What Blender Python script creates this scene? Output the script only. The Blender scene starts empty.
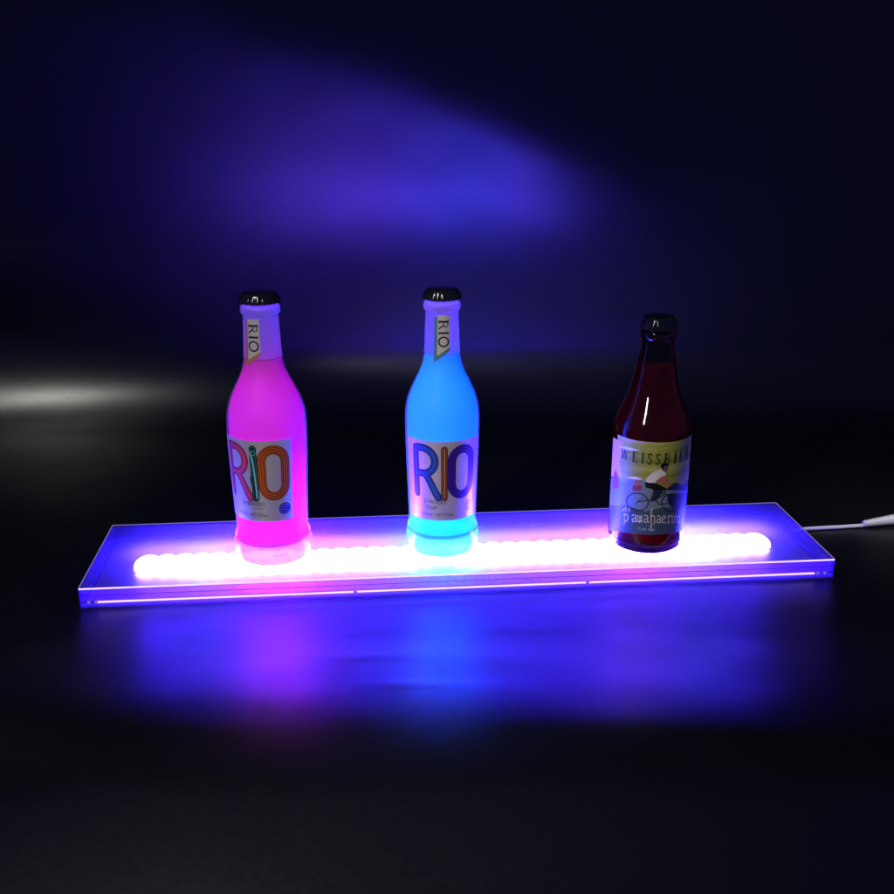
import bpy, bmesh, math, random
from math import sin, cos, tan, asin, radians as R, pi
from mathutils import Vector, noise
random.seed(4)
S = bpy.context.scene
COL = S.collection
CM = 0.01
H = 1.75                      # height of the light box (cm)
YAW = 0.0893

def lin(r, g, b):
    f = lambda c: (c / 255) / 12.92 if c <= 10 else (((c / 255) + .055) / 1.055) ** 2.4
    return (f(r), f(g), f(b), 1)

# ------------------------------------------------------------------ objects
def tag(o, label=None, cat=None, group=None, kind=None):
    if label: o['label'] = label
    if cat: o['category'] = cat
    if group: o['group'] = group
    if kind: o['kind'] = kind
    return o

def empty(name, x, y, z, rz=0):
    o = bpy.data.objects.new(name, None); COL.objects.link(o)
    o.location = (x * CM, y * CM, z * CM); o.rotation_euler = (0, 0, rz)
    o.empty_display_size = .01
    return o

def link(name, bm, mats, parent=None, smooth=True, loc=None):
    me = bpy.data.meshes.new(name)
    bm.to_mesh(me); bm.free()
    if not isinstance(mats, (list, tuple)): mats = [mats]
    for m in mats: me.materials.append(m)
    for p in me.polygons: p.use_smooth = smooth
    o = bpy.data.objects.new(name, me); COL.objects.link(o)
    if parent: o.parent = parent
    if loc: o.location = [c * CM for c in loc]
    return o

# ------------------------------------------------------------------ materials
def mat(name):
    m = bpy.data.materials.new(name); m.use_nodes = True
    nt = m.node_tree; nt.nodes.clear()
    out = nt.nodes.new('ShaderNodeOutputMaterial')
    return m, nt, out

def N(nt, t, **kw):
    n = nt.nodes.new(t)
    for k, v in kw.items():
        if k in n.inputs: n.inputs[k].default_value = v
        else: setattr(n, k, v)
    return n

def noise_bump(nt, scale, strength, dist, detail=4):
    tc = N(nt, 'ShaderNodeTexCoord')
    nz = N(nt, 'ShaderNodeTexNoise', Scale=scale, Detail=detail)
    nt.links.new(tc.outputs['Object'], nz.inputs['Vector'])
    b = N(nt, 'ShaderNodeBump', Strength=strength, Distance=dist)
    nt.links.new(nz.outputs[0], b.inputs['Height'])
    return b, nz

def pbr(name, col, rough=.5, metal=0, spec=.5, bump=None, coat=0, ior=1.5, vary=0):
    m, nt, out = mat(name)
    p = N(nt, 'ShaderNodeBsdfPrincipled')
    p.inputs['Base Color'].default_value = col
    p.inputs['Roughness'].default_value = rough
    p.inputs['Metallic'].default_value = metal
    p.inputs['Specular IOR Level'].default_value = spec
    p.inputs['Coat Weight'].default_value = coat
    p.inputs['IOR'].default_value = ior
    if bump:
        b, nz = noise_bump(nt, *bump)
        nt.links.new(b.outputs[0], p.inputs['Normal'])
        if vary:
            mr = N(nt, 'ShaderNodeMapRange')
            mr.inputs['To Min'].default_value = rough - vary
            mr.inputs['To Max'].default_value = rough + vary
            nt.links.new(nz.outputs[0], mr.inputs['Value'])
            nt.links.new(mr.outputs[0], p.inputs['Roughness'])
    nt.links.new(p.outputs[0], out.inputs[0])
    return m

def sheet(name, tcol, transp, trans_col, dif_w, rough, fres=1.45, gl=1.0, bump=None):
    """see-through / light-scattering plastic or frosted glass:
    transparent * transp + (translucent/diffuse) * rest, under a fresnel gloss"""
    m, nt, out = mat(name)
    tr = N(nt, 'ShaderNodeBsdfTransparent', Color=trans_col)
    tl = N(nt, 'ShaderNodeBsdfTranslucent', Color=tcol)
    df = N(nt, 'ShaderNodeBsdfDiffuse', Color=tcol)
    g = N(nt, 'ShaderNodeBsdfGlossy', Roughness=rough)
    fr = N(nt, 'ShaderNodeFresnel', IOR=fres)
    m1 = N(nt, 'ShaderNodeMixShader'); m1.inputs[0].default_value = dif_w
    m2 = N(nt, 'ShaderNodeMixShader'); m2.inputs[0].default_value = transp
    m3 = N(nt, 'ShaderNodeMixShader')
    L = nt.links.new
    L(tl.outputs[0], m1.inputs[1]); L(df.outputs[0], m1.inputs[2])
    L(m1.outputs[0], m2.inputs[1]); L(tr.outputs[0], m2.inputs[2])
    ml = N(nt, 'ShaderNodeMath', operation='MULTIPLY'); ml.inputs[1].default_value = gl
    ge = N(nt, 'ShaderNodeNewGeometry')
    inv = N(nt, 'ShaderNodeMath', operation='SUBTRACT'); inv.inputs[0].default_value = 1
    L(ge.outputs['Backfacing'], inv.inputs[1])
    mb = N(nt, 'ShaderNodeMath', operation='MULTIPLY')
    L(fr.outputs[0], ml.inputs[0]); L(ml.outputs[0], mb.inputs[0]); L(inv.outputs[0], mb.inputs[1]); L(mb.outputs[0], m3.inputs[0])
    L(m2.outputs[0], m3.inputs[1]); L(g.outputs[0], m3.inputs[2])
    if bump:
        b, _ = noise_bump(nt, *bump)
        L(b.outputs[0], g.inputs['Normal'])
    L(m3.outputs[0], out.inputs[0])
    return m

def emis(name, col, strength):
    m, nt, out = mat(name)
    e = N(nt, 'ShaderNodeEmission', Color=col, Strength=strength)
    nt.links.new(e.outputs[0], out.inputs[0])
    return m

# ------------------------------------------------------------------ shapes (cm in, m out)
def lathe(prof, seg=96, bm=None, cap_bottom=True, cap_top=True, mat_fn=None, ctr=(0, 0, 0)):
    bm = bm or bmesh.new()
    rings = []
    for z, r in prof:
        rings.append([bm.verts.new(((ctr[0] + r * sin(2 * pi * k / seg)) * CM, (ctr[1] - r * cos(2 * pi * k / seg)) * CM, (ctr[2] + z) * CM)) for k in range(seg)])
    for i in range(len(rings) - 1):
        for k in range(seg):
            f = bm.faces.new((rings[i][k], rings[i][(k + 1) % seg], rings[i + 1][(k + 1) % seg], rings[i + 1][k]))
            if mat_fn: f.material_index = mat_fn(i)
    if cap_bottom:
        f = bm.faces.new(rings[0][::-1])
        if mat_fn: f.material_index = mat_fn(-1)
    if cap_top:
        f = bm.faces.new(rings[-1])
        if mat_fn: f.material_index = mat_fn(len(rings))
    return bm

def box(x0, x1, y0, y1, z0, z1, bm=None, bev=0.0):
    new = bmesh.new()
    bmesh.ops.create_cube(new, size=1)
    for v in new.verts:
        v.co = Vector(((x0 + x1) / 2 + v.co.x * (x1 - x0), (y0 + y1) / 2 + v.co.y * (y1 - y0), (z0 + z1) / 2 + v.co.z * (z1 - z0))) * CM
    if bev:
        bmesh.ops.bevel(new, geom=new.edges[:], offset=bev * CM, segments=2, affect='EDGES', profile=.6)
    if bm is None: return new
    me = bpy.data.meshes.new('tmp'); new.to_mesh(me); new.free(); bm.from_mesh(me); bpy.data.meshes.remove(me)
    return bm

def smooth_prof(pts, n=6):
    """Catmull-Rom through (z, r) points"""
    out = []
    P = [pts[0]] + list(pts) + [pts[-1]]
    for i in range(1, len(P) - 2):
        for k in range(n):
            t = k / n
            q = []
            for c in (0, 1):
                p0, p1, p2, p3 = P[i - 1][c], P[i][c], P[i + 1][c], P[i + 2][c]
                q.append(.5 * (2 * p1 + (p2 - p0) * t + (2 * p0 - 5 * p1 + 4 * p2 - p3) * t * t + (3 * p1 - p0 - 3 * p2 + p3) * t ** 3))
            out.append(tuple(q))
    out.append(pts[-1])
    return out

def r_at(prof, z):
    for (z0, r0), (z1, r1) in zip(prof, prof[1:]):
        if z0 <= z <= z1 and z1 > z0: return r0 + (r1 - r0) * (z - z0) / (z1 - z0)
    return prof[-1][1]

class Wrap:
    """maps label coordinates (u cm along the girth, z cm) on to a bottle's skin"""
    def __init__(s, prof, R0, phi0, parent, dz=0): s.p, s.R0, s.phi, s.parent, s.dz = prof, R0, phi0, parent, dz
    def at(s, u, z, off):
        z += s.dz; a = s.phi + u / s.R0; r = r_at(s.p, z) + off
        return Vector((r * sin(a), -r * cos(a), z)) * CM
    def build(s, name, bm2, off, m, parent=None, maxe=.28):
        """bm2: flat faces with co=(u,z,0)"""
        bmesh.ops.triangulate(bm2, faces=bm2.faces[:])
        for _ in range(5):
            es = [e for e in bm2.edges if abs(e.verts[0].co.x - e.verts[1].co.x) > maxe or e.calc_length() > 1.2]
            if not es: break
            bmesh.ops.subdivide_edges(bm2, edges=es, cuts=1)
            bmesh.ops.triangulate(bm2, faces=[f for f in bm2.faces if len(f.verts) > 3])
        for v in bm2.verts: v.co = s.at(v.co.x, v.co.y, off)
        bmesh.ops.recalc_face_normals(bm2, faces=bm2.faces[:])
        return link(name, bm2, m, parent or s.parent)

def poly(pts, bm=None):
    bm = bm or bmesh.new()
    bm.faces.new([bm.verts.new((x, y, 0)) for x, y in pts])
    return bm

def grid2(x0, x1, y0, y1, nx, ny, corner=0):
    bm = bmesh.new()
    vs = []
    for j in range(ny + 1):
        row = []
        for i in range(nx + 1):
            x = x0 + (x1 - x0) * i / nx; y = y0 + (y1 - y0) * j / ny
            row.append(bm.verts.new((x, y, 0)))
        vs.append(row)
    for j in range(ny):
        for i in range(nx):
            bm.faces.new((vs[j][i], vs[j][i + 1], vs[j + 1][i + 1], vs[j + 1][i]))
    return bm

def ribbon(pts, w, bm=None, closed=False, caps=True, w2=None):
    """flat stroke along a poly-line with mitred joints and round ends"""
    bm = bm or bmesh.new()
    n = len(pts)
    P = [Vector((p[0], p[1])) for p in pts]
    ws = [w + ((w2 if w2 is not None else w) - w) * i / max(1, n - 1) for i in range(n)]
    L, Rr = [], []
    for i in range(n):
        a = P[i - 1] if (i > 0 or closed) else None
        b = P[(i + 1) % n] if (i < n - 1 or closed) else None
        d = Vector((0, 0))
        if a is not None: d += (P[i] - a).normalized()
        if b is not None: d += (b - P[i]).normalized()
        d = d.normalized() if d.length > 1e-6 else Vector((1, 0))
        nn = Vector((-d.y, d.x)) * ws[i] / 2
        if a is not None and b is not None:
            c = max(.6, abs(d.dot((b - P[i]).normalized()))); nn /= c
        L.append(bm.verts.new((*(P[i] + nn), 0))); Rr.append(bm.verts.new((*(P[i] - nn), 0)))
    m = n if closed else n - 1
    for i in range(m):
        j = (i + 1) % n
        bm.faces.new((L[i], L[j], Rr[j], Rr[i]))
    if caps and not closed:
        for end, d in ((0, P[0] - P[1]), (n - 1, P[-1] - P[-2])):
            a0 = math.atan2(d.y, d.x)
            c = P[end]; r = ws[end] / 2
            fan = [bm.verts.new((c.x + r * cos(a0 - pi / 2 + pi * k / 8), c.y + r * sin(a0 - pi / 2 + pi * k / 8), 0)) for k in range(9)]
            bm.faces.new(fan)
    return bm

def arc(cx, cy, rx, ry, a0, a1, n=14):
    return [(cx + rx * cos(R(a0 + (a1 - a0) * k / n)), cy + ry * sin(R(a0 + (a1 - a0) * k / n))) for k in range(n + 1)]

def text_bm(txt, size, x, y, align='LEFT', sx=1.0, shear=0, rot=0, bold=0):
    cu = bpy.data.curves.new('t', 'FONT'); cu.body = txt; cu.size = size; cu.align_x = align
    cu.shear = shear; cu.offset = bold; cu.resolution_u = 3
    o = bpy.data.objects.new('t', cu)
    COL.objects.link(o)
    me = bpy.data.meshes.new_from_object(o)
    bm = bmesh.new(); bm.from_mesh(me)
    bpy.data.objects.remove(o); bpy.data.curves.remove(cu); bpy.data.meshes.remove(me)
    c, s = cos(rot), sin(rot)
    for v in bm.verts:
        px, py = v.co.x * sx, v.co.y
        v.co = (x + c * px - s * py, y + s * px + c * py, 0)
    return bm

def tube(pts, rad, seg=14, bm=None):
    """tube along 3-D points (cm); rad may be a list"""
    bm = bm or bmesh.new()
    P = [Vector(p) for p in pts]
    rad = rad if isinstance(rad, (list, tuple)) else [rad] * len(P)
    prev = None; up = Vector((0, 0, 1))
    for i, p in enumerate(P):
        d = (P[min(i + 1, len(P) - 1)] - P[max(i - 1, 0)]).normalized()
        s = d.cross(up)
        if s.length < .05: s = d.cross(Vector((1, 0, 0)))
        s.normalize(); t = s.cross(d)
        ring = [bm.verts.new((p + (s * cos(2 * pi * k / seg) + t * sin(2 * pi * k / seg)) * rad[i]) * CM) for k in range(seg)]
        if prev:
            for k in range(seg): bm.faces.new((prev[k], prev[(k + 1) % seg], ring[(k + 1) % seg], ring[k]))
        else: bm.faces.new(ring)
        prev = ring
    bm.faces.new(prev[::-1])
    bmesh.ops.recalc_face_normals(bm, faces=bm.faces[:])
    return bm

# ================================================================== BACKDROP: one black sheet, table to wall
def sst(a, b, x):
    t = max(0, min(1, (x - a) / (b - a))); return t * t * (3 - 2 * t)

def backdrop():
    xs = [-150 + 300 * i / 240 for i in range(241)]
    cols = []
    for x in xs:
        # towards the camera: the sheet bends down over the table's soft edge
        front = []
        y, z = -7.0, 0.0
        ds = .6
        ya = -21.5 + 2.6 * noise.noise(Vector((x * .05, 3, 0))) + .9 * sst(8, 26, -x) * 0
        yb = -33 + 1.4 * noise.noise(Vector((x * .06, 9, 0))) + (1.6 if -22 < x < 12 else 0) * .6
        for k in range(170):
            t = -9 * sst(6.8, 19, -y) + 25 * sst(0, 19, ya - y) + 5 * sst(0, 1.2, yb - y)
            y -= ds * cos(R(t)); z -= ds * sin(R(t)); front.append((y, z))
        back = []
        y, z = -7.0, 0.0
        ztop = 24.5 + 21.5 * (max(0, 24 - max(x, -31)) / 55) ** .8
        ztop += 1.2 * noise.noise(Vector((x * .07, 5, 1)))
        ztop = max(ztop, 19) + 2.5
        fade = 1 - sst(6, 37, x)
        k = 0
        while len(back) < 330:
            if y < 34: step = 1.0
            elif z < 8: step = .3
            else: step = .55
            if y < 35.5 and z < .5: t = 0
            if y >= 35.5 or z >= .5 or t > 0:
                if z < 8: t = min(80, t + step / 9.5 * 57.3)
                else:
                    g = fade * sst(13, 27, z) * (1 - sst(ztop - 5, ztop + 2.5, z))
                    t = 80 + 18.5 * g - 1 * sst(ztop, ztop + 2, z)
            y += step * cos(R(t)); z += step * sin(R(t)); back.append((y, z))
        cols.append(front[::-1] + [(-7.0, 0.0)] + back)
    bm = bmesh.new()
    V = []
    for x, c in zip(xs, cols):
        row = []
        for (y, z) in c:
            n1 = noise.noise(Vector((x * .035, y * .06, z * .05 + 7))) * .22
            far = sst(14, 30, abs(y)) if y < 0 else sst(16, 34, y)
            w = n1 * far
            # two little creases in front of the box
            for cx, cy, a, ln in ((-6.5, -17.0, .05, 3.2), (-3.0, -22.0, .06, 3.4), (-7.6, -12.6, .03, 1.2)):
                w += a * math.exp(-((x - cx) / ln) ** 2) * math.exp(-((y - cy - .02 * (x - cx) ** 2) / .35) ** 2)
            w += noise.noise(Vector((x * .2, y * .26, z * .2))) * .035 * sst(7.5, 11, abs(y))
            up = sst(1, 8, z)
            lf = .0013 * (max(0, -8 - max(x, -62))) ** 2 * sst(8, 20, z)
            row.append(bm.verts.new((x * CM, (y - w * up - lf) * CM, (z + w * (1 - up)) * CM)))
        V.append(row)
    for i in range(len(V) - 1):
        for j in range(len(V[0]) - 1):
            bm.faces.new((V[i][j], V[i + 1][j], V[i + 1][j + 1], V[i][j + 1]))
    m = pbr('black_sheet', lin(10, 10, 14), .38, spec=.5, ior=1.62, bump=(240, .12, .0006, 5), vary=.05)
    o = link('backdrop', bm, m)
    o['kind'] = 'structure'
    return o
backdrop()

# ================================================================== LIGHT BOX
M_top = sheet('frosted_violet_acrylic', (.30, .22, .85, 1), .85, (.95, .95, 1, 1), .15, .08, bump=(60, .02, .0002))
M_side = sheet('clear_violet_acrylic', (.42, .15, .8, 1), .72, (.7, .55, 1, 1), .1, .06)
M_skirt = sheet('clear_acrylic', (.35, .2, .8, 1), .62, (.75, .62, 1, 1), .2, .06)
M_base = pbr('white_reflector', (.50, .43, .33, 1), .44, .95)
M_edge = emis('emissive_acrylic', (1, .66, .97, 1), 1.25)  # own emission in place of LED light guided to the edges
M_edge_dim = emis('emissive_acrylic_dim', (.45, .34, .9, 1), .38)
M_screw = pbr('violet_post', (.3, .12, .7, 1), .25)
W2, D2 = 30.0, 6.24
bx = empty('led_display_base', 0, 0, 0, YAW)
tag(bx, 'long low acrylic LED display base glowing white and violet under the three bottles', 'light box')
# base plate (light guide tray), skirt below the light line
link('base_plate', box(-W2 + .35, W2 - .35, -D2 + .9, D2 - .35, .1, .3), M_base, bx, smooth=False)
bm = box(-W2, W2, -D2, -D2 + .22, 0, .5)
box(-W2, W2, D2 - .22, D2, 0, .5, bm); box(-W2, -W2 + .22, -D2 + .223, D2 - .223, 0, .5, bm); box(W2 - .22, W2, -D2 + .223, D2 - .223, 0, .5, bm)
link('skirt', bm, M_skirt, bx, smooth=False)
# cover: four walls and the top
link('front_panel', box(-W2, W2, -D2, -D2 + .2, .64, H - .2), M_side, bx, smooth=False)
link('rear_panel', box(-W2, W2, D2 - .2, D2, .504, H - .2), M_side, bx, smooth=False)
for s in (-1, 1):
    x0, x1 = sorted((s * W2, s * (W2 - .2)))
    link('end_panel', box(x0, x1, -D2 + .204, D2 - .204, .504, H - .2), M_side, bx, smooth=False)
link('top_panel', box(-W2, W2, -D2 + .0, D2, H - .196, H, bev=.03), M_top, bx, smooth=False)
# rims glow by their own emission, standing in for piped LED light
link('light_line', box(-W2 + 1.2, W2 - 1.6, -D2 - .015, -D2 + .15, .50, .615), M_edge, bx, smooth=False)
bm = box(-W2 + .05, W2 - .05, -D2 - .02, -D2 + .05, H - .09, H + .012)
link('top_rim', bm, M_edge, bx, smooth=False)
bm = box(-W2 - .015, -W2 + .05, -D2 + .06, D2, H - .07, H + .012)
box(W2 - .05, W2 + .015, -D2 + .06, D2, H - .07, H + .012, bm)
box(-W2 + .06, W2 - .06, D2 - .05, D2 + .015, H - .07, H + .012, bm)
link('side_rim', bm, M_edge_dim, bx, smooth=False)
bm = box(-W2 + .02, W2 - .02, -D2 - .012, -D2 - .002, 1.13, 1.17)
link('seam', bm, pbr('seam_dark', (.03, .0, .2, 1), .3), bx, smooth=False)
for x in (-W2 + .7, -W2 + 1.25, -8.9, 9.6, W2 - 1.35, W2 - .75):
    bm = lathe([(0, .13), (.05, .13), (.09, .07)], 16)
    for v in bm.verts: v.co = Vector((v.co.x, -v.co.z, v.co.y))
    bmesh.ops.recalc_face_normals(bm, faces=bm.faces[:])
    link('screw', bm, M_edge_dim if abs(x) > 20 else M_screw, bx, loc=(x, -D2 - .016, .6))  # end screws get a painted-in glow, though they are no light source
# LED strip with beads
strip = link('led_strip', box(-27, 27, -.6, 1.4, .304, .42), pbr('strip_board', (.85, .85, .85, 1), .5), bx, smooth=False)
NB = 37
B_X = {'a': -15.6, 'b': -1.5, 'c': 15.7}
def bead_col(x):
    c = Vector((.074, .046, 1.0))
    w1 = math.exp(-((x + 15.3) / 3.6) ** 2); w2 = math.exp(-((x + 1.6) / 3.4) ** 2); w3 = math.exp(-((x - 20.5) / 2.8) ** 2)
    w4 = math.exp(-((x + 21) / 2.2) ** 2); w5 = math.exp(-((x - 15) / 3) ** 2)
    c = c.lerp(Vector((.28, .05, 1.0)), w1); c = c.lerp(Vector((.02, .11, 1.0)), w2)
    c = c.lerp(Vector((.08, .10, 1.0)), w3); c = c.lerp(Vector((.08, .10, 1.0)), w4 * .7); c = c.lerp(Vector((.28, .07, 1)), w5 * .5)
    return c
for i in range(NB):
    x = -26.0 + 52.0 * i / (NB - 1)
    lev = .8 + .5 * (1 - abs(x / 26.4) ** 4)
    c = bead_col(x)
    m = emis('led_light', (c.x, c.y, c.z, 1), 222 * lev)
    bm = lathe([(0, .78), (.25, .75), (.45, .6), (.58, .3)], 16)
    for v in bm.verts: v.co.y *= 1.95; v.co.x *= 1.48
    link('led_bead', bm, m, strip, loc=(x, .4, .425))

# ================================================================== FROSTED BOTTLES
ZS = 1.0
PROF = smooth_prof([(0.02, 2.5), (0.1, 2.72), (0.3, 2.9), (0.8, 3.06), (1.4, 3.09), (2.0, 2.99), (2.6, 2.87), (3.2, 2.85), (5.4, 2.92), (7.5, 3.0), (9.5, 3.06),
                    (11.2, 3.07), (12.2, 2.98), (13.1, 2.72), (14.0, 2.3), (14.8, 1.9), (15.6, 1.6), (16.6, 1.45), (18.2, 1.38), (19.5, 1.33)], 5)
RING = smooth_prof([(19.55, 1.33), (19.62, 1.44), (19.8, 1.5), (20.05, 1.49), (20.2, 1.42), (20.3, 1.26), (20.6, 1.22), (21.0, 1.2)], 4)

def crown_cap(parent, z, r, m, h=.95):
    seg = 84
    rows = [(0, 1.05, 1.3), (.28, 1.03, 1.3), (.5, .98, .8), (.68, .95, .2), (.82, .92, 0), (.92, .86, 0), (.97, .78, 0), (1.0, .6, 0), (1.01, .25, 0)]
    bm = bmesh.new(); prev = None
    for f, rr, fl in rows:
        ring = []
        for k in range(seg):
            a = 2 * pi * k / seg
            q = r * rr * (1 + .035 * fl * cos(21 * a))
            ring.append(bm.verts.new((q * cos(a) * CM, q * sin(a) * CM, (z + f * h) * CM)))
        if prev:
            for k in range(seg): bm.faces.new((prev[k], prev[(k + 1) % seg], ring[(k + 1) % seg], ring[k]))
        prev = ring
    bm.faces.new(prev)
    return link('crown_cap', bm, m, parent)

M_capblk = pbr('black_cap_paint', (.008, .008, .012, 1), .16, coat=.6)
M_ink = pbr('label_ink', (.012, .01, .03, 1), .4)

def frosted_bottle(x, y, phi, sc, zs, liquid, label, cols, neckphi, stripe):
    root = empty('glass_bottle', x, y, H + .004, 0)
    tag(root, label, 'bottle')
    root.scale = (1, 1, zs)
    prof = [(z, r * sc) for z, r in PROF]
    shell = sheet('frosted_glass', (.93, .9, 1, 1), .87, (1, 1, 1, 1), .35, .45, gl=.2)
    base = sheet('glass_base', (.9, .85, 1, 1), .8, (1, 1, 1, 1), .3, .15, gl=.8)
    foot = sheet('glass_foot', cols['foot'], .04, (1, 1, 1, 1), .3, .15, gl=.8)
    heel = sheet('glass_heel', (.08, .045, .16, 1), .1, (1, 1, 1, 1), .5, .15, gl=.8)
    neckm = sheet('frosted_neck_glass', (1, .78, .98, 1), .24, (.95, .9, 1, 1), .15, .25, gl=.9)
    n0 = len(prof)
    def mf(i):
        if i < 0: return 4
        z = prof[min(i, n0 - 1)][0]
        return 2 if z > 16.3 else (3 if z < .28 else (1 if z < 1.9 else 0))
    bm = lathe(prof + [(z, r * sc) for z, r in RING], 96, mat_fn=mf)
    g = link('glass_body', bm, [shell, foot, neckm, heel, base], root)
    # liquid
    lq = [(1.1, .6), (1.15, 1.6), (1.3, 2.4)] + [(z, r * .955 - .02) for z, r in prof if 1.6 < z < 16.2]
    lq.append((16.2, lq[-1][1]))
    lm = sheet('liquid', liquid, .12, liquid, .48, .3, gl=0)
    lf = sheet('liquid_foot', liquid, .85, (1, 1, 1, 1), .5, .3, gl=0)
    bm = lathe(lq, 72, mat_fn=lambda i: 1 if (i < 1 or i >= len(lq)) else 0)
    link('liquid', bm, [lm, lf], root)
    crown_cap(root, 20.45, 1.44 * sc, M_capblk, .8)
    # body label
    w = Wrap(prof, 3.0 * sc, phi, root, cols.get('dz', 0))
    hw = 3.5; hr = cols.get('right', 3.5)
    lab = w.build('body_label', grid2(-hw, hr, 3.3, 9.9, 40, 14), .022,
                  cols['paper'])
    def stroke(path, name, closed=False, z=0):
        layers = cols[name]
        for k, (wd, c) in enumerate(layers):
            bm = ribbon(path, wd, closed=closed)
            w.build('letter_print', bm, .030 + .004 * k + z, c, lab, maxe=.2)
    # R : stem, bowl and leg in one tube-like line
    stem = [(-2.45, 5.42 + k * (9.28 - 5.42) / 12) for k in range(13)]
    bowl = stem + [(-2.2, 9.28)] + arc(-1.75, 8.28, 1.0, 1.0, 88, -60, 14) + [(-1.45, 7.3)] + [(-1.9, 7.22), (-2.42, 7.2)]
    bowl = [(-2.45, 5.42 + k * .3) for k in range(12)] + [(-2.45, 9.2), (-2.3, 9.28), (-1.9, 9.3)] + arc(-1.75, 8.25, .98, 1.05, 85, -75, 14) + [(-1.8, 7.2), (-2.38, 7.18)]
    leg = [(-1.55, 7.16), (-1.2, 6.6), (-.95, 6.1), (-.7, 5.6), (-.5, 5.25)]
    stroke(leg, 'R'); stroke(bowl, 'R', z=.0005)
    O = arc(1.48, 8.2, .92, 1.0, 0, 180, 16) + arc(1.48, 6.4, .92, 1.0, 180, 360, 16)
    # densify straight sides
    OO = []
    for i, p in enumerate(O):
        q = O[(i + 1) % len(O)]
        n = max(1, int(math.dist(p, q) / .3))
        for k in range(n): OO.append((p[0] + (q[0] - p[0]) * k / n, p[1] + (q[1] - p[1]) * k / n))
    stroke(OO, 'O', closed=True)
    I = [(-.02, 5.25 + k * .31) for k in range(14)]
    stroke(I, 'I', z=.016)
    for (path, wd, c) in cols.get('extra', []):
        w.build('letter_print', ribbon(path, wd), .066, c, lab, maxe=.2)
    for t, size, u, z, sx in cols['text']:
        w.build('label_text', text_bm(t, size, u, z, sx=sx), .031, M_ink, lab)
    # round badge
    bu, bz = 2.25, 4.3
    w.build('round_badge', poly(arc(bu, bz, .5, .5, 0, 345, 23)), .031, cols['badge'], lab)
    bm = bmesh.new()
    for q in ((arc(bu, bz, .36, .36, 20, 330, 14)), [(bu - .15, bz + .15), (bu + .2, bz + .1)], [(bu - .2, bz - .05), (bu + .12, bz - .1)]):
        ribbon(q, .05, bm)
    w.build('badge_print', bm, .036, cols['badge2'], lab)
    if cols.get('mark'):
        Wrap(prof, 3.0 * sc, 0, root).build('foot_mark', text_bm(cols['mark'], .34, .5, .95, sx=1.1), .02, ink('mark_ink', 150, 70, 130), g)
    # neck label : slanted tag with upright serif letters running down
    wn = Wrap(prof, 1.38 * sc, neckphi, root)
    ns = wn.build('neck_label', poly([(-.62, 19.2), (.60, 19.35), (.60, 16.7), (-.62, 15.75)]), .02, stripe, maxe=.15)
    wn.build('neck_panel', poly([(-.38, 19.37), (.60, 19.37), (.60, 16.95), (-.38, 16.28)]), .028, pbr('cream_paper', lin(205, 196, 186), .5), ns, maxe=.15)
    bm = bmesh.new()
    def V(u, z): return (u, z)
    # R (read from the right: baseline on the left side)
    b0, t0 = -.16, .42          # baseline u, cap-line u
    ribbon([(b0, 18.72), (t0, 18.72)], .13, bm, caps=False)
    ribbon([(b0, 18.84), (b0, 18.60)], .035, bm, caps=False); ribbon([(t0, 18.86), (t0, 18.62)], .035, bm, caps=False)
    ribbon([(t0 - .02, 18.65), (t0 - .03, 18.48), (t0 - .1, 18.37), (t0 - .2, 18.36), (t0 - .28, 18.45), (t0 - .29, 18.65)], .06, bm, caps=False)
    ribbon([(t0 - .27, 18.5), (b0, 18.26)], .085, bm, caps=False); ribbon([(b0, 18.32), (b0, 18.16)], .035, bm, caps=False)
    ribbon([(b0, 17.98), (t0, 17.98)], .13, bm, caps=False)
    for e in (b0, t0): ribbon([(e, 18.09), (e, 17.87)], .035, bm, caps=False)
    ribbon(arc((b0 + t0) / 2, 17.4, .29, .31, 0, 340, 18), .10, bm, closed=True)
    for v in bm.verts: v.co = ((v.co.x - .13) * 1.25 + .1, 19.05 - (18.86 - v.co.y) * 1.16, 0)
    wn.build('neck_text', bm, .036, M_ink, ns, maxe=.15)
    return root

def foil(name, base, rough=.38, metal=.35):
    return pbr(name, base, rough, metal, bump=(90, .04, .0002))
def ink(name, r, g, b): return pbr(name, lin(r, g, b), .35, .2)

c1 = dict(mark='FCECS', dz=.58, right=2.95, foot=(.5, .36, .5, 1), paper=foil('silver_label_warm', lin(205, 196, 204)), badge=ink('badge_violet', 60, 40, 150), badge2=ink('badge_lines', 150, 130, 230),
    R=[(.62, ink('p1', 120, 16, 50)), (.52, ink('p2', 205, 40, 95)), (.36, ink('p3', 240, 90, 140)), (.26, ink('p4', 175, 20, 60)), (.10, ink('p5', 245, 130, 165))],
    O=[(.70, ink('o1', 105, 38, 14)), (.58, ink('o2', 200, 92, 30)), (.42, ink('o3', 120, 44, 14)), (.30, ink('o4', 215, 105, 42)), (.10, ink('o5', 150, 58, 22))],
    I=[(.56, ink('t1', 8, 32, 38)), (.40, ink('t2', 50, 140, 140)), (.30, ink('t3', 12, 52, 62))],
    extra=[([(-.2, 9.0), (-.05, 8.2), (.05, 6.6), (.1, 5.3)], .13, ink('t4', 150, 225, 235)),
           ([(-.36, 7.0), (-.3, 6.4), (-.12, 5.8), (.0, 5.3)], .07, ink('t5', 20, 70, 80)),
           (arc(-.02, 8.95, .17, .17, 0, 340, 12), .06, ink('t6', 110, 190, 185))],
    text=[('H+BRANDY', .50, -1.35, 4.6, .78), ('FLAVOUR*', .2, -.35, 4.32, .9), ('4.2%vol | NET:275mL', .40, -1.9, 3.72, .78)])
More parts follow.
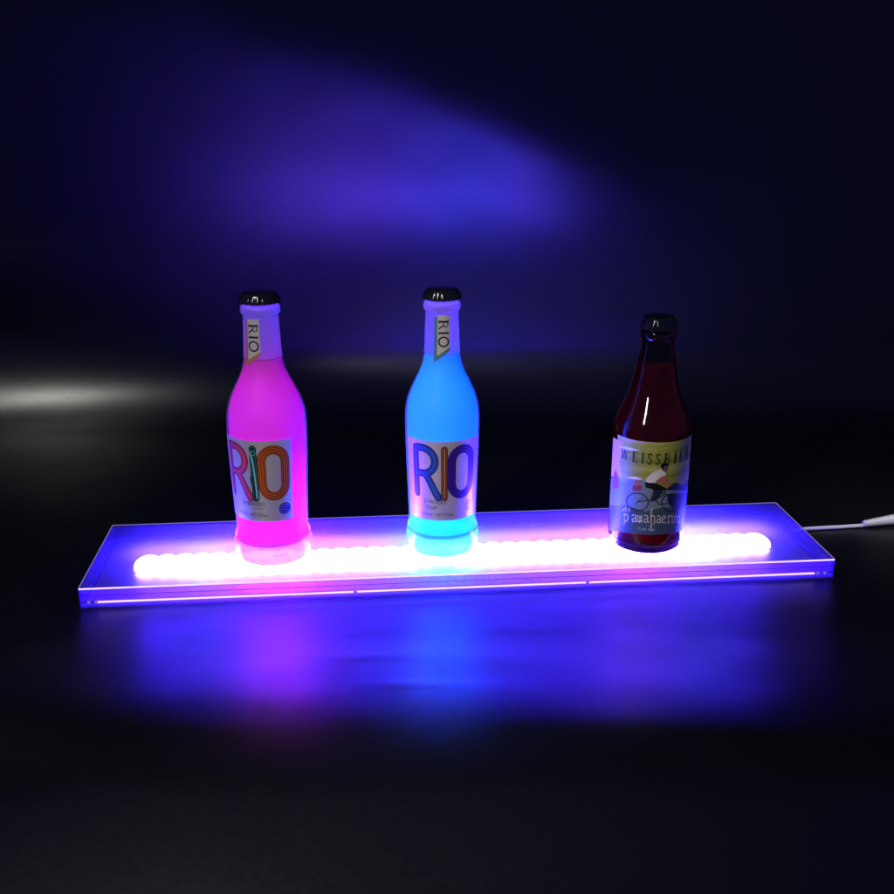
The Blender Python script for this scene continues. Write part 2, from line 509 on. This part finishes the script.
c2 = dict(foot=(.22, .6, .6, 1), paper=foil('silver_label_cool', lin(205, 190, 208)), badge=ink('badge_white', 190, 190, 235), badge2=ink('badge_lines_blue', 60, 40, 180),
    R=[(.62, ink('b1', 6, 14, 70)), (.50, ink('b2', 30, 80, 200)), (.40, ink('b3', 6, 28, 130)), (.20, ink('b4', 70, 130, 235)), (.10, ink('b5', 16, 60, 175))],
    O=[(.70, ink('v1', 38, 10, 90)), (.56, ink('v2', 88, 50, 190)), (.46, ink('v3', 42, 12, 110)), (.26, ink('v4', 90, 50, 200)), (.14, ink('v5', 44, 14, 120))],
    I=[(.52, ink('r1', 84, 36, 20)), (.40, ink('r2', 150, 84, 62)), (.26, ink('r3', 112, 54, 36)), (.10, ink('r4', 196, 140, 116))],
    text=[('E+WHISKY', .50, -1.75, 4.7, .80), ('YOUR*', .46, -1.7, 4.22, .8), ('4.2%vol | NET:275mL', .42, -2.0, 3.66, .76)])
for c in (c1, c2):
    pass
frosted_bottle(-15.35, -2.2, R(-12), 1.015, 1.02, (1.0, .035, .50, 1),
    'frosted bottle of pink glowing liquid with orange and red neon-style label lettering, black cap', c1, R(-21), pbr('orange_stripe', lin(190, 120, 80), .5))
frosted_bottle(-1.5, -.7, R(4), .97, 1.02, (.012, .85, 1.0, 1),
    'frosted bottle of bright blue glowing liquid, middle of the three, black cap', c2, R(1), pbr('teal_stripe', lin(70, 130, 130), .5))

# ================================================================== BROWN BEER BOTTLE
def beer_bottle(x, y):
    root = empty('beer_bottle', x, y, H + .004, 0)
    tag(root, 'dark brown glass beer bottle with green and blue cyclist label, on the right', 'bottle')
    prof = smooth_prof([(0.02, 2.5), (0.12, 2.78), (0.35, 3.0), (0.8, 3.12), (1.3, 3.15), (5, 3.15), (9.4, 3.15), (10.2, 3.13), (10.9, 2.98), (11.7, 2.68), (12.5, 2.32), (13.3, 2.02), (14.4, 1.76), (15.6, 1.54), (16.8, 1.34), (17.5, 1.25)], 6)
    ring = smooth_prof([(17.55, 1.25), (17.62, 1.38), (17.8, 1.43), (18.05, 1.42), (18.2, 1.34), (18.35, 1.2), (19.0, 1.16)], 4)
    m, nt, out = mat('amber_glass')
    p = N(nt, 'ShaderNodeBsdfPrincipled')
    p.inputs['Base Color'].default_value = (.36, .07, .09, 1)
    p.inputs['Transmission Weight'].default_value = 1
    p.inputs['Roughness'].default_value = .06; p.inputs['IOR'].default_value = 1.5
    nt.links.new(p.outputs[0], out.inputs[0])
    link('glass_body', lathe(prof + ring, 96), m, root)
    inner = [(z, r - .38) for z, r in prof if .95 < z < 15.6]
    lm, nt, out = mat('dark_beer')
    a = sheet('dark_beer_scatter', (.34, .014, .05, 1), .4, (.5, .08, .12, 1), .5, .2, gl=0)
    link('beer', lathe(inner, 64), a, root)
    crown_cap(root, 18.3, 1.34, pbr('dark_cap', (.006, .006, .01, 1), .12, coat=.5), 1.05)
    w = Wrap(prof, 3.15, R(-5), root)
    def U(x, y):
        c = 352 - (y - 230) * 27 / 410
        s = max(-.985, min(.985, (x - c) / 220)); a = asin(s)
        z = 9.85 - (y + 78 * (1 - cos(a)) - 132) / 69.6
        return (a * 3.15, z)
    def dens(pts, closed=True):
        out = []
        n = len(pts)
        for i in range(n if closed else n - 1):
            p, q = pts[i], pts[(i + 1) % n]
            k = max(1, int(math.dist(p, q) / 22))
            for j in range(k): out.append((p[0] + (q[0] - p[0]) * j / k, p[1] + (q[1] - p[1]) * j / k))
        if not closed: out.append(pts[-1])
        return out
    def shape(name, pts, lvl, m): w.build(name, poly([U(*q) for q in dens(pts)]), .02 + .004 * lvl, m, lab, maxe=.3)
    def line(name, pts, wd, lvl, m, closed=False, bm=None):
        return w.build(name, ribbon([U(*q) for q in dens(pts, closed)], wd, closed=closed), .02 + .004 * lvl, m, lab, maxe=.3)
    u0, u1 = R(-64) * 3.15, R(89) * 3.15
    # paper printed with an olive-yellow sky that turns violet towards the side
    mp, nt, out = mat('printed_sky')
    pp = N(nt, 'ShaderNodeBsdfPrincipled', Roughness=.42)
    tc = N(nt, 'ShaderNodeTexCoord'); mp_ = N(nt, 'ShaderNodeMapping'); mp_.inputs['Scale'].default_value = (15, 15, 160)
    nz = N(nt, 'ShaderNodeTexNoise', Scale=1.0, Detail=3)
    cr = N(nt, 'ShaderNodeValToRGB')
    cr.color_ramp.elements[0].position = .35; cr.color_ramp.elements[0].color = lin(126, 132, 40)
    cr.color_ramp.elements[1].position = .62; cr.color_ramp.elements[1].color = lin(170, 170, 78)
    e = cr.color_ramp.elements.new(.76); e.color = lin(190, 160, 160)
    nt.links.new(tc.outputs['Object'], mp_.inputs['Vector']); nt.links.new(mp_.outputs[0], nz.inputs['Vector'])
    nt.links.new(nz.outputs[0], cr.inputs[0]); nt.links.new(cr.outputs[0], pp.inputs['Base Color']); nt.links.new(pp.outputs[0], out.inputs[0])
    lab = w.build('body_label', grid2(u0, u1, 2.0, 9.85, 44, 12), .02, mp)
    I_ = lambda n, r, g, b: pbr(n, lin(r, g, b), .45)
    pink, pale, snow = I_('print_pink', 214, 160, 196), I_('print_pale_blue', 112, 126, 142), I_('print_white', 225, 216, 205)
    blk, navy, field, red = I_('print_black', 12, 12, 20), I_('print_navy', 34, 36, 82), I_('print_field', 60, 76, 84), I_('print_red', 150, 50, 60)
    shape('sky_print', [(118, 104), (150, 112), (190, 138), (168, 250), (180, 340), (122, 340)], 1, pink)
    shape('cloud_print', [(165, 160), (200, 158), (245, 172), (280, 182), (230, 182), (185, 178)], 2, snow)
    shape('cloud_print', [(500, 300), (530, 290), (562, 283), (540, 300)], 2, pale)
    shape('hill_print', [(122, 420), (122, 345), (160, 350), (190, 370), (225, 345), (262, 338), (300, 360), (320, 420)], 3, pale)
    shape('snow_print', [(196, 342), (235, 336), (262, 338), (290, 352), (262, 352), (230, 350)], 4, snow)
    shape('tree_print', [(132, 410), (140, 330), (150, 296), (160, 340), (166, 412)], 4, I_('print_magenta', 150, 60, 130))
    shape('hill_print', [(400, 420), (430, 390), (470, 362), (520, 380), (560, 340), (566, 420)], 3, navy)
    shape('field_print', [(112, 655), (122, 410), (566, 410), (560, 640), (330, 668)], 4, pale)
    shape('field_print', [(112, 672), (116, 520), (200, 510), (300, 540), (400, 512), (556, 520), (545, 655), (330, 684)], 5, field)
    shape('field_print', [(420, 470), (430, 430), (560, 420), (556, 520), (450, 520)], 5, navy)
    # bicycle
    for cx in (258, 447):
        line('wheel_print', arc(cx, 485, 58, 52, 0, 345, 23), .085, 8, blk, True)
        line('spoke_print', [(cx - 12, 500), (cx + 30, 452)], .05, 8, blk)
    for seg in ([(258, 485), (330, 470), (345, 420)], [(330, 480), (415, 430), (447, 485)], [(345, 432), (410, 425)], [(345, 440), (372, 495), (447, 485)], [(410, 425), (405, 405), (430, 400)]):
        line('frame_print', seg, .08, 8, blk)
    shape('basket_print', [(232, 418), (236, 388), (280, 388), (278, 418)], 9, red)
    shape('basket_print', [(240, 384), (246, 356), (272, 356), (276, 384)], 9, I_('print_rust', 165, 88, 92))
    # rider
    shape('leg_print', [(330, 392), (400, 392), (392, 430), (350, 478), (330, 470), (352, 430)], 10, I_('print_dark_teal', 22, 34, 50))
    shape('shorts_print', [(298, 372), (306, 362), (360, 368), (412, 396), (410, 410), (350, 408), (302, 396)], 11, blk)
    shape('shirt_print', [(300, 358), (318, 328), (348, 300), (388, 288), (412, 306), (408, 345), (364, 366), (318, 368)], 12, snow)
    shape('arm_print', [(352, 362), (376, 338), (404, 322), (418, 340), (440, 382), (424, 394), (404, 368), (384, 372)], 13, I_('print_skin', 176, 100, 84))
    shape('face_print', [(388, 262), (396, 254), (418, 256), (424, 278), (412, 300), (396, 296)], 14, I_('print_face', 120, 78, 76))
    shape('cap_print', [(382, 272), (388, 252), (404, 246), (424, 250), (426, 264), (404, 266), (398, 288)], 15, blk)
    # heading: serif capitals
    bm = bmesh.new()
    def L(cx, segs, hgt=65, y1=264):
        for s in segs:
            a = R(cx); pts = []
            for (px, py) in s[0]: pts.append((a * 3.15 + px * .62, 8.02 + py * .88))
            ribbon(pts, s[1], bm, caps=False)
    th, tn, sf = .13, .045, .035
    W_ = [([(-.5, 1), (-.22, 0)], th), ([(-.22, 0), (.0, .95)], tn), ([(.0, 1), (.26, 0)], th), ([(.26, 0), (.5, 1)], tn), ([(-.64, 1), (-.36, 1)], sf), ([(.38, 1), (.62, 1)], sf), ([(-.14, 1), (.12, 1)], sf)]
    E_ = [([(-.2, 0), (-.2, 1)], th), ([(-.34, 0), (.32, 0), (.34, .2)], tn), ([(-.34, 1), (.3, 1), (.3, .82)], tn), ([(-.2, .52), (.16, .52)], tn), ([(.16, .42), (.16, .62)], sf)]
    I2 = [([(0, 0), (0, 1)], th), ([(-.18, 0), (.18, 0)], sf), ([(-.18, 1), (.18, 1)], sf)]
    S_ = [([(.24, .78), (.2, .95), (.02, 1.0), (-.18, .9), (-.2, .72), (-.05, .56), (.12, .44), (.24, .28), (.2, .1), (0, 0), (-.2, .06), (-.26, .24)], .085)]
    B_ = [([(-.2, 0), (-.2, 1)], th), ([(-.34, 1), (.02, 1), (.18, .9), (.2, .72), (.1, .56), (-.1, .53)], .065), ([(-.1, .53), (.14, .5), (.28, .34), (.26, .12), (.08, 0), (-.34, 0)], .075)]
    R_ = [([(-.2, 0), (-.2, 1)], th), ([(-.34, 1), (.02, 1), (.2, .9), (.22, .7), (.1, .54), (-.1, .5)], .07), ([(.02, .5), (.34, 0)], .1), ([(-.34, 0), (-.06, 0)], sf)]
    for a, g in ((-46, W_), (-28.5, E_), (-17, I2), (-7, S_), (4.5, S_), (18, B_), (31, I2), (43, E_), (58, R_)): L(a, g)
    w.build('label_heading', bm, .04, blk, lab)
    # white black-letter line
    bm = bmesh.new()
    def G(x0, segs):
        for s in segs: ribbon([U(x0 + px, 608 - py) for px, py in s], .06, bm, caps=False)
    def stemp(x, a=0, b=46): return [(x - 4, a + 6), (x, a), (x + 2, a + 2), (x + 2, b - 6), (x - 3, b), (x + 8, b - 8)]
    G(182, [stemp(4, -16, 46), [(2, 40), (14, 48), (24, 38), (24, 12), (14, 0), (4, 8)], [(-4, 60), (10, 84)], [(12, 60), (18, 88)], [(28, 60), (34, 84)]])
    for x0 in (228, 292, 362):
        G(x0, [[(0, 38), (10, 46), (20, 38), (20, 8), (26, 0)], [(20, 24), (6, 22), (0, 12), (6, 0), (20, 8)]])
    G(258, [[(0, 44), (0, 8), (8, 0), (20, 10)], [(20, 46), (20, 6), (26, 0)], stemp(10, 2, 40)])
    G(326, [[(10, 88), (4, 50), (6, -40), (8, -50)], [(4, 36), (14, 46), (24, 38), (24, 4), (18, -8)]])
    G(394, [[(0, 38), (10, 46), (20, 36), (4, 22)], [(0, 38), (0, 8), (10, 0), (22, 10)]])
    G(424, [stemp(4), [(6, 40), (16, 46), (20, 38)]]); G(446, [stemp(4), [(4, 56), (8, 60)]])
    G(460, [stemp(4), [(6, 38), (16, 46), (24, 36), (24, 0)]]); G(492, [stemp(3)])
    w.build('label_script', bm, .042, snow, lab, maxe=.3)
    w.build('label_text', text_bm('Craft Beer', .34, -.95, 2.32, sx=.95), .042, I_('print_grey', 170, 180, 190), lab)
    w.build('label_text', text_bm('brewery', .22, -.35, 2.72, sx=.95), .042, I_('print_grey_dim', 120, 130, 150), lab)
    return root
beer_bottle(15.6, .1)

# ================================================================== CABLE
M_cable = pbr('white_cable_rubber', (.74, .73, .74, 1), .35)
cb = empty('power_cable', 31.6, 6.2, 0, 0)
tag(cb, 'white power cable leaving the right end of the light box with ribbed plug', 'cable')
P = [(30.2, 5.7, .3), (31.4, 6.25, .24), (32.5, 6.5, .2), (34.5, 6.75, .2), (36.8, 7.05, .22), (37.3, 7.12, .35)]
rel = lambda q: (q[0] - 31.6, q[1] - 6.2, q[2])
link('cord', tube([rel(q) for q in P], .17), M_cable, cb)
pts, rad = [], []
for k in range(33):
    t = k / 32
    pts.append(rel((36.9 + 4.4 * t, 7.05 + .9 * t, .40 + .25 * t))); rad.append((.30 + .27 * t) * (1.0 if k % 3 else .86))
link('strain_relief', tube(pts, rad, 20), M_cable, cb)
pts = [rel((41.2 + 4.5 * t / 8, 7.95 + .9 * t / 8, .70)) for t in range(9)]
link('plug', tube(pts, [.5] + [.68] * 7 + [.55], 20), M_cable, cb)
pts = [rel(q) for q in ((45.6, 8.8, .66), (48, 9.4, .3), (55, 10.5, .2), (75, 12, .2), (110, 14, .2))]
link('cord', tube(pts, .17), M_cable, cb)

# ================================================================== LIGHTS, WORLD, CAMERA
def area(name, loc, target, sx, sy, power, col=(1, 1, 1)):
    l = bpy.data.lights.new(name, 'AREA'); l.shape = 'RECTANGLE'; l.size = sx * CM; l.size_y = sy * CM
    l.energy = power; l.color = col
    o = bpy.data.objects.new(name, l); COL.objects.link(o)
    o.location = [c * CM for c in loc]
    d = Vector(target) - Vector(loc); o.rotation_euler = d.to_track_quat('-Z', 'Y').to_euler()
    return o
area('room_and_fill_lamp', (-34, -62, 56), (5, -9, 1), 6, 26, .46, (1, .95, .88))
area('room_and_fill_lamp', (62, -14, 52), (41, 8, 0), 5, 5, .06, (1, .97, .92)).data.spread = R(34)  # added fill lamp to brighten the cable, no such source known
rl = S.objects['room_and_fill_lamp']; rl.data.spread = R(56)
cl = area('ceiling_lamp', (-72, 38, 58), (-52, 44, 2), 26, 8, .22, (1, .98, .9))
cl.data.spread = R(50)

wd = bpy.data.worlds.new('World'); S.world = wd; wd.use_nodes = True
bg = wd.node_tree.nodes['Background']
bg.inputs[0].default_value = (.2, .23, .75, 1); bg.inputs[1].default_value = .13

cam = bpy.data.cameras.new('camera'); co = bpy.data.objects.new('camera', cam); COL.objects.link(co)
cam.sensor_width = 36; cam.sensor_fit = 'HORIZONTAL'; cam.lens = 1047.5 / 894 * 36
co.location = (-1.11 * CM, -81.2 * CM, 37.79 * CM); co.rotation_euler = (R(90) - .3277, 0, 0)
cam.clip_start = .01; cam.clip_end = 50
S.camera = co

S.view_settings.view_transform = 'Standard'; S.view_settings.look = 'None'
S.view_settings.exposure = 0; S.view_settings.gamma = 1
S.render.engine = 'CYCLES'
S.cycles.use_denoising = True
S.cycles.max_bounces = 14; S.cycles.transparent_max_bounces = 24; S.cycles.transmission_bounces = 12; S.cycles.diffuse_bounces = 6
S.cycles.sample_clamp_indirect = 0; S.cycles.caustics_refractive = True
S.render.resolution_x = S.render.resolution_y = 1024
